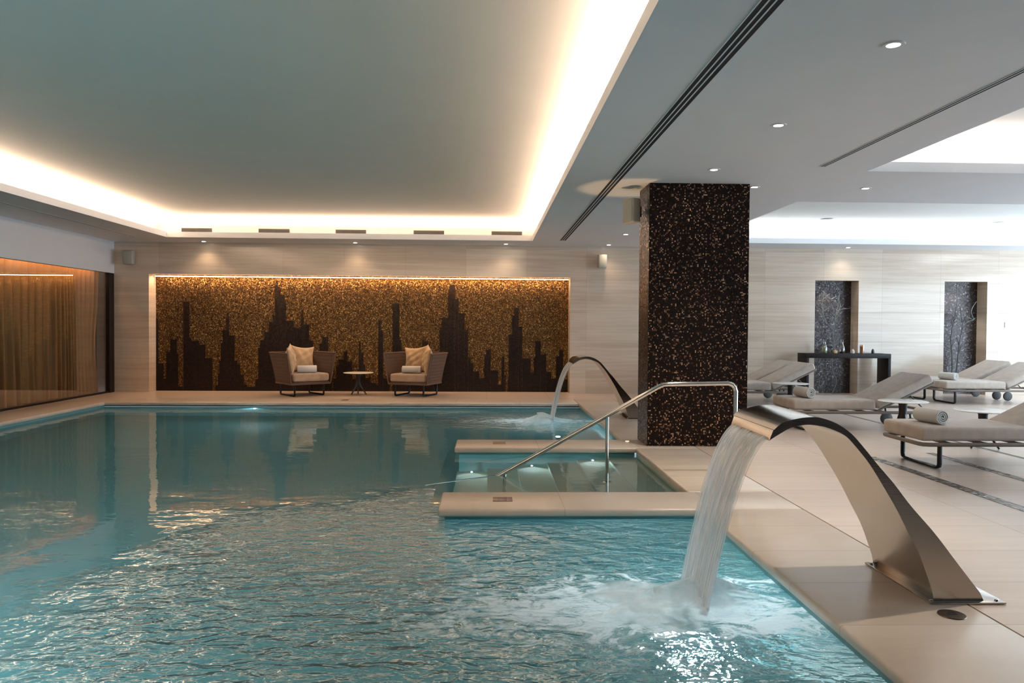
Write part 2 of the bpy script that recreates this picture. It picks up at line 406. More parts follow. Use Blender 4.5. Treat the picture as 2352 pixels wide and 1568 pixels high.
# ------------------------------------------------------------------ room dimensions (metres)
CZ = 2.985                     # soffit height
UZ = 3.37                      # height of the raised trays
WY = 15.15                     # face of the back wall
LX = -7.42                     # glass wall
RX = 13.0; NY = -2.5           # right wall, wall behind the camera
PL, PR, PN, PF = -6.62, 1.63, 1.6, 13.15     # pool
WZ = -.085                     # water level
A1, A2 = (5.50, 6.09), (8.30, 8.92)          # the two arms beside the steps
AX = -.36; SRX = 1.66

# floor
CP = .74
fl = MB()
fl.box(LX - .6, RX, PF + CP, WY, -.12, 0)
fl.box(PR + CP, RX, NY, PF + CP, -.12, 0)
fl.box(LX - .6, PR + CP, NY, PN - CP, -.12, 0)
fl.box(LX - .6, PL - CP, PN - CP, PF + CP, -.12, 0)
struct(fl.build('floor', 'floor'))
struct(box(LX, RX, NY, .55, -.01, .003).build('unseen_dark_floor', 'rear'))  # added unseen dark sheet, darkens what the steel waterfall reflects
# mosaic inlay lines
struct(box(3.99, 4.10, NY + .2, 7.75, -.01, .0025).build('trim_1', 'strip_mosaic'))
struct(box(4.79, 4.88, NY + .2, 8.0, -.01, .0025).build('trim_2', 'strip_mosaic'))
struct(box(5.62, 5.68, 5.0, 13.0, -.01, .0015).build('trim_3', plain('drain_slot', (.10, .085, .07), .5)))
# coping
def cop(name, x0, x1, y0, y1, m): return struct(box(x0, x1, y0, y1, -.055, .002).build(name, m, bevel=.018, seg=3))
cop('pool_coping', PR - .02, PR + CP, PN - CP, A1[0], 'coping')
cop('pool_coping', PR - .02, PR + CP, A2[1], PF + CP, 'coping')
cop('pool_coping', SRX, PR + CP, A1[1], A2[0], 'coping')
cop('pool_coping', PL - CP, PR - .02, PF - .02, PF + CP, 'coping_x')
cop('pool_coping', PL - CP, PL + .02, PN - CP, PF - .02, 'coping')
cop('pool_coping', PL + .02, PR - .02, PN - CP, PN + .02, 'coping_x')
cop('pool_coping', AX, PR + CP, A1[0], A1[1], 'coping_x')
cop('pool_coping', AX, PR + CP, A2[0], A2[1], 'coping_x')
# basin
D = -1.25
ps = MB()
ps.quad((PL, PN, D), (PR, PN, D), (PR, PF, D), (PL, PF, D))
ps.quad((PL, PF, D), (PR, PF, D), (PR, PF, -.075), (PL, PF, -.075))
ps.quad((PL, PN, D), (PL, PF, D), (PL, PF, -.05), (PL, PN, -.05))
ps.quad((PL, PN, D), (PR, PN, D), (PR, PN, -.05), (PL, PN, -.05))
ps.quad((PR, PN, D), (PR, A1[0], D), (PR, A1[0], -.05), (PR, PN, -.05))
ps.quad((PR, A2[1], D), (PR, PF, D), (PR, PF, -.05), (PR, A2[1], -.05))
ps = ps.build('pool_basin', 'pool_tile')
struct(ps)
# dark strip painted as the shade in the gap under the far coping
struct(box(PL, PR, PF - .0, PF + .05, -.07, -.052).build('painted_shadow_gap', 'pool_gap'))
# arms under water and steps
aw = MB()
aw.box(AX + .05, PR + .03, A1[0] + .05, A1[1] - .05, D, -.052)
struct(aw.build('step_wall', 'pool_tile'))
aw2 = MB(); aw2.box(AX + .05, PR + .03, A2[0] + .05, A2[1] - .05, D, -.052)
struct(aw2.build('step_wall', 'pool_tile'))
st = MB()
for k in range(6):
    x1 = SRX + .02 - .335 * k; st.box(x1 - .335, x1, A1[1] - .05, A2[0] + .05, D, WZ - .15 * (k + 1) + .02)
st.box(SRX + .02, SRX + .1, A1[1] - .05, A2[0] + .05, D, -.052)
struct(st.build('pool_steps', 'stair_tile'))
# water
wm = MB(); wm.quad((PL, PN, WZ), (SRX + .02, PN, WZ), (SRX + .02, PF, WZ), (PL, PF, WZ))
tag(wm.build('pool_water', 'water'), 'turquoise pool water, rippled around the two steel waterfalls', 'water', kind='stuff')

# ------------------------------------------------------------------ walls
def gm(px, Y): return at(px, 700, Y=Y).x
MX0, MX1 = at(342, 760, Y=WY).x, at(1309, 760, Y=WY).x       # mural recess
MZ = at(820, 633, Y=WY).z
N1 = (at(1871, 760, Y=WY).x, at(1971, 760, Y=WY).x); N2 = (at(2168, 760, Y=WY).x, at(2266, 760, Y=WY).x)
NZ = at(1920, 644, Y=WY).z
BWX = LX - .03
wb = MB()
T = .32
zt = UZ + .1
wb.box(BWX, MX0, WY, WY + T, -.1, zt); wb.box(MX0, MX1, WY, WY + T, MZ, zt)
wb.box(MX1, N1[0], WY, WY + T, -.1, zt); wb.box(N1[0], N1[1], WY, WY + T, NZ, zt); wb.box(N1[1], N2[0], WY, WY + T, -.1, zt)
wb.box(N2[0], N2[1], WY, WY + T, NZ, zt); wb.box(N2[1], RX, WY, WY + T, -.1, zt)
wb.box(BWX - 1.2, RX, WY + T + .03, WY + T + .1, -.1, zt)
struct(wb.build('wall_back', 'marble'))
struct(box(MX0, MX1, WY, WY + T, -.1, 0).build('trim_4', 'floor'))
# niches: mosaic back panels
for i, nn in enumerate((N1, N2)):
    struct(box(nn[0], nn[1], WY + T, WY + T + .03, 0, NZ).build('niche_panel', 'niche_mosaic'))
    struct(box(nn[0], nn[1], WY, WY + T, -.1, 0).build('trim_%d' % (5 + i), 'floor'))
# mural
mu = empty('mosaic_mural', ((MX0 + MX1) / 2, WY + T, 0))
tag(mu, 'wide gold mosaic mural with a dark city skyline in the lit wall recess', 'mural')
def loc(o, p):  # keep world placement under a parent
    o.parent = p; o.matrix_parent_inverse = Matrix.Translation(p.location).inverted() if p.rotation_euler.z == 0 else (Matrix.Translation(p.location) @ Matrix.Rotation(p.rotation_euler.z, 4, 'Z')).inverted(); return o
loc(box(MX0, MX1, WY + T, WY + T + .03, 0, MZ).build('gold_field', 'gold'), mu)
segA = [(270,620),(300,1100),(358,1265),(385,975),(430,845),(500,1000),(515,1350),(570,435),(635,830),(660,860),(740,900),(810,1045),(885,1395),(918,1340),(945,1215),(960,1070),(975,880),(995,740),(1035,600),(1045,560),(1060,620),(1065,800),(1125,1070),(1155,1110),(1185,1220),(1225,1330),(1260,1355),(1350,1270),(1380,935),(1400,850),(1445,765),(1495,655),(1535,590),(1560,260),(1575,210),(1590,275),(1615,360),(1665,440),(1680,640),(1765,715),(1840,590),(1850,520),(1862,600),(1870,680),(1930,855),(1975,1060),(2040,890),(2070,815),(2135,1130)]
segB = [(-160,1295),(-148,1170),(-120,1050),(-95,980),(-45,900),(-10,1000),(40,1180),(90,1080),(105,800),(125,915),(150,1030),(170,1165),(220,1215),(275,1235),(300,590),(325,690),(345,730),(350,1170),(415,1300),(443,420),(510,785),(530,870),(540,1100),(740,785),(765,800),(800,1100),(915,660),(935,565),(1000,280),(1015,235),(1055,195),(1062,240),(1070,375),(1105,520),(1165,690),(1200,960),(1225,1020),(1250,1100),(1310,1165),(1360,940),(1380,885),(1425,1090),(1500,1235),(1535,955),(1562,1135),(1577,1305),(1597,1170),(1605,730),(1640,540),(1662,465),(1705,650),(1742,970),(1825,1115),(1857,965),(1872,797),(1925,930),(1980,1105),(2030,1170),(2078,950),(2110,885),(2150,1095),(2165,1180),(2205,1180)]
sky = [(300 + u / 4.704, 600 + v / 4.704) for u, v in segA] + [(800 + u / 4.356, 600 + v / 4.356) for u, v in segB]
sk = MB(); Yp = WY + T
for i, (x, y) in enumerate(sky):
    xe = sky[i + 1][0] if i < len(sky) - 1 else 1306
    if xe <= x: continue
    X0 = at(x, y, Y=Yp).x; X1 = at(xe, y, Y=Yp).x; Z = at((x + xe) / 2, y, Y=Yp).z
    X0 = max(X0, MX0 + .002); X1 = min(X1, MX1 - .002)
    if Z > .03 and X1 > X0: sk.box(X0, X1, Yp - .006, Yp - .0005, .0, Z)
loc(sk.build('skyline', 'dark_mosaic'), mu)['label'] = 'dark brown mosaic skyline of stepped towers'
ls = box(MX0 + .1, MX1 - .03, WY + .05, WY + .075, MZ - .045, MZ - .03).build('led_strip', 'led'); loc(ls, mu); ls['label'] = 'glowing warm light strip along the top of the recess'
lamp('mural_wash', 'AREA', ((MX0 + MX1) / 2, WY + .12, MZ - .02), 28, (1, .60, .33), (math.radians(12), 0, 0), shape='RECTANGLE', size=MX1 - MX0 - .1, size_y=.06)

# left glass wall, bulkhead, curtain
GZ = at(258, 627, X=LX).z
struct(box(LX - .10, LX + .0, NY, WY, GZ, zt).build('wall_left', 'plaster'))
gp = MB(); gp.box(LX - .055, LX - .035, NY, WY - .01, 0, GZ)
g = struct(gp.build('window_1', 'glass'))
for y in (14.95,):
    f = box(LX - .09, LX - .0, y, y + .19, 0, GZ).build('window_frame', 'wenge'); loc(f, g) if False else None; f.parent = g
f = box(LX - .075, LX - .015, NY, WY - .2, 0, .03).build('window_sill', 'wenge'); f.parent = g
cm = MB(); n = 900; y0, y1 = 1.0, 15.06; rows = 14
ph = 0; pts = []
for i in range(n + 1):
    y = y0 + (y1 - y0) * i / n
    ph += (y1 - y0) / n * 2 * PI / (.17 + .05 * math.sin(y * 2.1) + .03 * math.sin(y * 5.3))
    pts.append((y, ph))
for r_ in range(rows + 1):
    z = .015 + (GZ + .12) * r_ / rows; k = r_ / rows
    for (y, p) in pts:
        amp = .045 * (.55 + .45 * (1 - k)) * (1 + .35 * math.sin(y * 3.7 + 2 * k))
        yy = y + .02 * math.sin(p * .5 + 3 * k) * (1 - k)
        if y > 14.2: yy = y - .16 * (y - 14.2) / .86 * math.exp(-((k - .38) / .3) ** 2)
        cm.v.append((LX - .27 + amp * math.sin(p + .5 * math.sin(2.5 * k + y)), yy, z))
for r_ in range(rows):
    for i in range(n):
        a = r_ * (n + 1) + i; cm.f.append((a, a + 1, a + n + 2, a + n + 1))
tag(cm.build('curtain', 'curtain', smooth=True, angle=180), 'long pleated gold-brown curtain hanging behind the left glass wall', 'curtain')
struct(box(LX - .62, LX - .5, NY, WY + .3, -.1, zt).build('wall_left_outer', plain('dark_wall', (.05, .03, .02), .8)))
struct(box(LX - .6, LX - .1, NY, WY, zt - .4, zt - .3).build('curtain_ceiling', 'plaster'))
lamp('curtain_light', 'AREA', (LX - .16, 8.0, GZ + .10), 45, (1, .50, .22), (0, 0, 0), shape='RECTANGLE', size=.06, size_y=13.6)

# right wall with daylight window, rear wall (out of view)
rw = MB(); rw.box(RX, RX + .2, NY, 1.0, -.1, zt); rw.box(RX, RX + .2, 14.6, WY + T, -.1, zt); rw.box(RX, RX + .2, 1.0, 14.6, 2.8, zt); rw.box(RX, RX + .2, 1.0, 14.6, -.1, .12)
struct(rw.build('wall_right', 'plaster'))
lamp('daylight', 'AREA', (RX + .1, 7.8, 1.46), 390, (.64, .82, 1.0), (0, math.radians(90), 0), shape='RECTANGLE', size=2.66, size_y=13.4)
struct(box(LX - .6, RX + .2, NY - .2, NY, -.1, zt).build('wall_rear', 'rear'))

# ------------------------------------------------------------------ ceiling
T1 = (at(387, 545, z=CZ).x, at(1227, 553, z=CZ).x - .02, 1.9, at(900, 549.5, z=CZ).y)
T1 = (-6.02, .845, 1.9, T1[3])
FY = T1[3]
T2 = (3.93, 11.8, -.6, at(1990, 393, z=CZ).y)
T3 = (3.98, 12.0, at(1830, 463, z=CZ).y, FY)
TR = [T1, T2, T3]
LIP = .10; SET = .30
xs = sorted({LX - .05, RX} | {v for t_ in TR for v in (t_[0], t_[1])}); ys = sorted({NY, WY} | {v for t_ in TR for v in (t_[2], t_[3])})
def inside(x, y, g=0.0): return any(t_[0] - g < x < t_[1] + g and t_[2] - g < y < t_[3] + g for t_ in TR)
cb = MB()
for i in range(len(xs) - 1):
    for j in range(len(ys) - 1):
        if not inside((xs[i] + xs[i + 1]) / 2, (ys[j] + ys[j + 1]) / 2): cb.box(xs[i], xs[i + 1], ys[j], ys[j + 1], CZ, CZ + .02)
for (a, b_, c, d) in TR:
    w = .02
    zl = CZ + .0201
    cb.box(a - w, a, c - w, d + w, zl, CZ + LIP); cb.box(b_, b_ + w, c - w, d + w, zl, CZ + LIP); cb.box(a + .0001, b_ - .0001, c - w, c, zl, CZ + LIP); cb.box(a + .0001, b_ - .0001, d, d + w, zl, CZ + LIP)
struct(cb.build('ceiling', 'plaster'))
tc = MB()
for (a, b_, c, d) in TR:
    S = SET; a2, b2, c2, d2 = a - S, b_ + S, c - S, d + S
    tc.box(a2, b2, c2, d2, UZ, UZ + .05)
    tc.box(a2 - .04, a2, c2, d2, CZ + .02, UZ); tc.box(b2, b2 + .04, c2, d2, CZ + .02, UZ); tc.box(a2, b2, c2 - .04, c2, CZ + .02, UZ); tc.box(a2, b2, d2, d2 + .04, CZ + .02, UZ)
struct(tc.build('ceiling_tray', 'tray_plaster'))
def cove(T_, pw, col, sides='LRFN'):
    a, b_, c, d = T_; z = UZ - .15; s = .17
    L = d - c; W = b_ - a
    # lamps lie in the trough, facing up and slightly into the tray
    k = math.radians(150)
    def A(nm, locn, ln, dirv):
        o = lamp('cove_light', 'AREA', locn, pw * ln, col, shape='RECTANGLE', size=ln, size_y=.05)
        zaxis = -Vector(dirv).normalized(); xaxis = Vector((0, 1, 0)) if abs(dirv[0]) > abs(dirv[1]) else Vector((1, 0, 0))
        yaxis = zaxis.cross(xaxis); o.rotation_euler = Matrix((xaxis, yaxis, zaxis)).transposed().to_euler(); return o
    if 'L' in sides: A('l', (a - s, (c + d) / 2, z), L, (.25, 0, 1))
    if 'R' in sides: A('r', (b_ + s, (c + d) / 2, z), L, (-.25, 0, 1))
    if 'F' in sides: A('f', ((a + b_) / 2, d + s, z), W, (0, -.25, 1))
    if 'N' in sides: A('n', ((a + b_) / 2, c - s, z), W, (0, .25, 1))
cove(T1, 14, (1, .67, .45))
cove(T2, 14, (1, .84, .74), 'F')
cove(T3, 17, (.93, .97, 1), 'FR')

# slot diffusers in the soffit
def slot(x0, x1, y0, y1, nsl, label):
    e = empty('slot_diffuser', ((x0 + x1) / 2, (y0 + y1) / 2, CZ)); tag(e, label, 'air vent', 'slot diffusers in the ceiling')
    w = (x1 - x0)
    fr = MB(); fr.box(x0 - .008, x0, y0, y1, CZ - .004, CZ - .0005); fr.box(x1, x1 + .008, y0, y1, CZ - .004, CZ - .0005)
    for i in range(1, nsl):
        xc = x0 + w * i / nsl; fr.box(xc - .005, xc + .005, y0, y1, CZ - .004, CZ - .0005)
    loc(fr.build('frame', 'plaster'), e)
    for i in range(nsl):
        a = x0 + w * i / nsl + (.005 if i else 0); b_ = x0 + w * (i + 1) / nsl - (.005 if i < nsl - 1 else 0)
        loc(box(a, b_, y0, y1, CZ - .003, CZ - .0008).build('slot', 'black'), e)
slot(1.355, 1.465, NY + .3, at(1300, 552, z=CZ).y, 3, 'long black three-slot ceiling diffuser running beside the lit pool tray')
slot(3.345, 3.39, NY + .3, at(1888, 382, z=CZ).y, 2, 'thin double-line ceiling diffuser right of the row of downlights')
slot(-6.60, -6.575, NY + .3, at(313, 543, z=CZ).y, 1, 'thin dark ceiling diffuser near the left bulkhead over the curtain')

# downlights
def downlight(px, py, label, spot=30, r=.05, col=(1, .86, .68)):
    p = at(px, py, z=CZ)
    e = empty('downlight', (p.x, p.y, CZ)); tag(e, label, 'ceiling light', 'recessed downlights')
    rg = MB(); rg.lathe([(r * .72, -.001), (r * .74, -.006), (r * 1.15, -.006), (r * 1.25, -.0005)], (p.x, p.y, CZ), 24, cap=False)
    loc(rg.build('trim_ring', 'plaster', smooth=True), e)
    ln = MB(); ln.lathe([(r * .74, -.0035), (.001, -.0035)], (p.x, p.y, CZ), 24, cap=False)
    loc(ln.build('lens', 'lamp_on'), e)
    if spot: lamp('downlight_beam', 'SPOT', (p.x, p.y, CZ - .03), spot, col, spot_size=math.radians(75 if spot > 15 else 120), spot_blend=.9, shadow_soft_size=.04)
for px, py, lb, sp, *cl in [(2052, 102, 'largest recessed downlight, nearest the camera in the pale soffit', 60), (1788, 287, 'recessed downlight second from the camera, between the two long ceiling slots', 60),
        (1640, 389, 'recessed downlight just in front of the top of the mosaic pillar', 60), (1733, 429, 'recessed downlight touching the right edge of the pillar top', 30),
        (1988, 432, 'recessed downlight in the beam between the two right-hand ceiling trays', 40), (1437, 538, 'small recessed downlight left of the pillar by the pillar speaker', 6),
        (1398, 562, 'small recessed downlight at the back wall above the right-hand wall speaker', 5, (1, .70, .45)), (1162, 560, 'small recessed downlight under the rightmost slot vent above the mural', 5, (1, .70, .45)),
        (816, 557, 'small recessed downlight above the middle of the mural', 5, (1, .70, .45)), (468, 554, 'small recessed downlight above the left end of the mural', 5, (1, .70, .45)),
        (1948, 568, 'small recessed downlight at the back wall above the first niche', 6)]:
    downlight(px, py, lb, sp, .052, *cl)
# flush ceiling speakers in the far right tray
for px, py, lb in [(1898, 503, 'flush round ceiling speaker in the far tray, the one nearer the pillar'), (2292, 511, 'flush round ceiling speaker in the far tray, at the right edge of the photo')]:
    p = at(px, py, z=UZ); m = MB(); m.lathe([(.11, -.0005), (.11, -.008), (.095, -.012), (.001, -.012)], (p.x, p.y, UZ), 28, cap=False)
    e = m.build('ceiling_speaker', plain('speaker_cover', (.50, .50, .49), .6), smooth=True); tag(e, lb, 'speaker', 'flush ceiling speakers')
# vents on the tray's far wall
vn = ['leftmost of the five slim slot vents on the glowing cove above the mural', 'second slim slot vent from the left on the glowing cove', 'middle slim slot vent of the five on the glowing cove',
      'fourth slim slot vent from the left on the glowing cove', 'rightmost of the five slim slot vents, by the cove corner']
VY = FY + SET
for i, (x0, x1, y) in enumerate([(417, 487, 530.5), (594, 665, 532.5), (771, 841, 534.5), (950, 1020, 537), (1129, 1199, 538.5)]):
    a = at(x0, y, Y=VY); b_ = at(x1, y, Y=VY); z = max(a.z, CZ + LIP + .075); e = empty('slot_vent', ((a.x + b_.x) / 2, VY, z)); tag(e, vn[i], 'air vent', 'slot vents in the pool cove')
    xm = (a.x + b_.x) / 2
    loc(box(a.x, b_.x, VY - .006, VY - .001, z - .035, z + .035).build('frame', plain('bronze_vent', (.020, .012, .008), .8) if i == 0 else bpy.data.materials['bronze_vent']), e)
    for (p, q) in ((a.x + .015, xm - .01), (xm + .01, b_.x - .015)):
        loc(box(p, q, VY - .008, VY - .0061, z - .028, z + .022).build('slot', 'black'), e)

# ------------------------------------------------------------------ pillar
PX0, PX1, PY0, PY1 = 1.82, 2.965, 8.44, 8.98
struct(box(PX0, PX1, PY0, PY1, .0025, CZ - .001).build('pillar', 'pillar'), 'square pillar clad in dark brown and copper mosaic')
bpy.data.objects['pillar']['category'] = 'pillar'; del bpy.data.objects['pillar']['kind']
bpy.data.objects['pillar'].name = 'mosaic_pillar'
lamp('pillar_uplight', 'SPOT', (PX0 - .16, PY0 + .35, .06), 60, (1, .62, .32), (math.radians(180), 0, 0), spot_size=math.radians(26), spot_blend=.5, shadow_soft_size=.03)
upl = MB(); upl.lathe([(.022, .003), (.022, .006), (.001, .006)], (PX0 - .16, PY0 + .35, 0), 20, cap=False)
tag(upl.build('floor_uplight', emit('uplight_lamp', (1, .6, .3), 1.5)), 'small round uplight set in the coping at the left of the pillar', 'floor light')

# speakers
def speaker(name, c, w, d, h, rz, label, arm):
    e = empty(name, c, rz); tag(e, label, 'speaker', 'wall-mounted speakers')
    box(-w / 2, w / 2, -d / 2, d / 2, -h / 2, h / 2).build('housing', 'grey_plastic', e, bevel=.02, seg=3)
    box(-w / 2 + .02, w / 2 - .02, -d / 2 - .006, -d / 2 + .004, -h / 2 + .02, h / 2 - .02).build('grille', 'grille', e, bevel=.004)
    m = MB(); m.tube([(0, d / 2 - .01, 0), (0, d / 2 + arm, 0)], .02, 8); m.box(-.04, .04, d / 2 + arm - .01, d / 2 + arm, -.06, .06)
    m.build('bracket', 'dark_metal', e); return e
zs = at(1458, 486, Y=8.75).z
speaker('wall_speaker', (PX0 - .15, 8.72, zs), .20, .12, .285, math.radians(-60), 'grey speaker bracketed to the left side of the mosaic pillar', .06)
a = at(296, 591, Y=WY - .13); speaker('wall_speaker', (a.x, WY - .14, a.z), .2, .12, .28, math.radians(0), 'grey speaker high on the back wall above the left end of the mural', .075)
a = at(1383, 600, Y=WY - .13); speaker('wall_speaker', (a.x, WY - .14, a.z), .18, .12, .27, math.radians(0), 'grey speaker high on the back wall between mural and pillar', .075)
a = at(2312, 746, Y=WY); sw = box(a.x - .045, a.x + .045, WY - .012, WY - .0005, a.z - .055, a.z + .055).build('wall_switch', plain('switch_plate', (.66, .64, .60), .3), bevel=.004)
tag(sw, 'small white square switch plate on the wall right of the second niche', 'switch')

# ------------------------------------------------------------------ branches in the niches
def branch(e, pts, r0, r1, mat, twigs=0, tl=.3, seed=1):
    rnd = random.Random(seed); m = MB(); P = crom(pts, 5); N = len(P)
    m.tube(P, [r0 + (r1 - r0) * i / (N - 1) for i in range(N)], 6)
    for k in range(twigs):
        i = rnd.randrange(N // 3, N); q = Vector(P[i]); d = Vector((rnd.uniform(-1, 1), rnd.uniform(-.25, .1), rnd.uniform(.1, 1))).normalized(); l = tl * rnd.uniform(.4, 1)
        tp = [q]; r_ = r1
        for s_ in range(4):
            d = (d + Vector((rnd.uniform(-.5, .5), rnd.uniform(-.2, .2), rnd.uniform(-.3, .5)))).normalized(); q = q + d * l / 4
            q.y = min(max(q.y, WY + .03), WY + T - .03); q.x = min(max(q.x, e['x0']), e['x1']); tp.append(q)
            if s_ == 1 and rnd.random() < .7:
                d2 = Vector((-d.x, d.y, d.z)); q2 = q + d2 * l * .3; q2.x = min(max(q2.x, e['x0']), e['x1']); q2.y = min(max(q2.y, WY + .03), WY + T - .03); m.tube([q, q2], [r_, r_ * .5], 5)
        m.tube(tp, [r1, r1 * .9, r1 * .75, r1 * .6, r1 * .4], 5)
    return loc(m.build('branch', mat, smooth=True), e)
def P_(px, py, dy): return tuple(at(px, py, Y=WY + dy))
e1 = empty('dry_branch', (N1[0] + .35, WY + .16, 0)); tag(e1, 'tall pale bare branch standing in the niche behind the console table', 'branch', 'bare branches in the niches')
e1['x0'], e1['x1'] = N1[0] + .03, N1[1] - .03
branch(e1, [P_(1911, 903, .16), P_(1921, 876, .16), P_(1912, 850, .16), P_(1912, 822, .16), P_(1916, 800, .17), P_(1914, 765, .17), P_(1918, 735, .17), P_(1925, 700, .17), P_(1930, 665, .17)], .013, .006, 'bark', 16, .4, 3)
branch(e1, [P_(1914, 762, .17), P_(1902, 745, .17), P_(1891, 725, .18), P_(1889, 700, .18), P_(1893, 670, .18)], .007, .004, 'bark', 10, .35, 5)
e2 = empty('dry_branch', (N2[0] + .35, WY + .16, 0)); tag(e2, 'dark forked bare branch standing in the second niche, by the right edge', 'branch', 'bare branches in the niches')
e2['x0'], e2['x1'] = N2[0] + .03, N2[1] - .03
branch(e2, [P_(2184, 878, .2), P_(2187, 830, .2), P_(2184, 775, .2), P_(2192, 730, .2), P_(2198, 690, .2)], .014, .006, 'bark_dark', 6, .35, 8)
branch(e2, [P_(2194, 878, .14), P_(2199, 830, .14), P_(2204, 785, .14), P_(2210, 750, .14), P_(2206, 705, .14)], .014, .006, 'bark_dark', 8, .35, 9)
b3 = MB(); b3.tube(crom([P_(2210, 750, .12), P_(2224, 738, .06), P_(2236, 734, .03), P_(2231, 718, .03), P_(2234, 706, .04), P_(2243, 692, .05)], 4), .006, 6); b3.tube([P_(2236, 734, .03), P_(2221, 729, .03)], .005, 5); b3.tube([P_(2236, 734, .03), P_(2240, 730, .03)], .005, 5); b3.tube([P_(2211, 676, .05), P_(2222, 672, .05)], .005, 5)
o3 = loc(b3.build('twig', 'bark', smooth=True), e2); o3['label'] = 'pale crooked twig'
for nn in (N1, N2): lamp('niche_light', 'SPOT', ((nn[0] + nn[1]) / 2 - .1, WY + .1, NZ - .03), 14, (1, .9, .8), (math.radians(8), 0, 0), spot_size=math.radians(80), spot_blend=.6, shadow_soft_size=.03)

# ------------------------------------------------------------------ console and its bottles
CY0, CY1 = 14.58, 15.0
c0, c1 = at(1852, 815, Y=CY0).x, at(2047, 815, Y=CY0).x; cz = at(1950, 812, Y=CY0).z
cs = empty('console_table', ((c0 + c1) / 2, (CY0 + CY1) / 2, 0)); tag(cs, 'black wenge console table against the wall, carrying drink carafes', 'table')
loc(box(c0, c1, CY0, CY1, cz - .09, cz).build('top', 'wenge', bevel=.003), cs)
for x in (c0, c1 - .06): loc(box(x, x + .06, CY0, CY1, 0, cz - .0905).build('leg', 'wenge', bevel=.003), cs)
def vessel(px, prof, fill, lab, name, gmat, fmat, cat):
    x = at(px, 805, Y=14.78).x; e = empty(name, (x, 14.78, cz)); tag(e, lab, cat)
    MB().lathe(prof + [(r * .93, z) for r, z in prof[::-1]], (0, 0, 0), 24, cap=False).build('glass', gmat, e, smooth=True)
    if fmat: MB().lathe([(r * .9, max(z, .004)) for r, z in prof if z <= fill] + [(.001, fill)], (0, 0, 0), 24).build('drink', fmat, e, smooth=True)
    return e
car = [(.001, .001), (.045, .002), (.052, .03), (.054, .07), (.048, .12), (.030, .17), (.021, .20), (.024, .235), (.036, .275)]
vessel(1894, car, .155, 'glass carafe of pale green drink at the left end of the console', 'carafe', 'carafe', 'lemon', 'carafe')
vessel(1934, car, .05, 'glass carafe with a little dark red drink in the middle of the console', 'carafe', 'carafe', 'berry', 'carafe')
vessel(1980, [(.001, .001), (.042, .002), (.046, .08), (.044, .15), (.040, .175)], .165, 'glass jar full of orange drink toward the right of the console', 'drink_jar', 'carafe', 'orange', 'jar')
def small(px, w, h, mat, name, lab, cat, lidm=None, lathe=False):
    x = at(px, 805, Y=14.74).x; e = empty(name, (x, 14.74, cz)); tag(e, lab, cat)
    if lathe: MB().lathe([(.001, 0), (w * .9, .001), (w, h * .3), (w * .85, h * .75), (w * .4, h * .8)], (0, 0, 0), 20).build('body', mat, e, smooth=True)
    else: box(-w, w, -w, w, 0, h * .75).build('body', mat, e, bevel=.005)
    MB().lathe([(.001, h * .76), (w * .55, h * .76), (w * .55, h), (.001, h)], (0, 0, 0), 16, cap=False).build('lid', lidm or mat, e, smooth=True)
small(1918, .034, .075, 'oak', 'wooden_box', 'small light wooden box between the two glass carafes', 'box')
small(1958, .042, .085, 'ivory', 'ceramic_pot', 'small ivory ceramic pot left of the orange jar', 'pot', lathe=True)
small(2005, .030, .09, 'slate', 'dark_bottle', 'small dark bottle at the right end of the console', 'bottle', lathe=True)

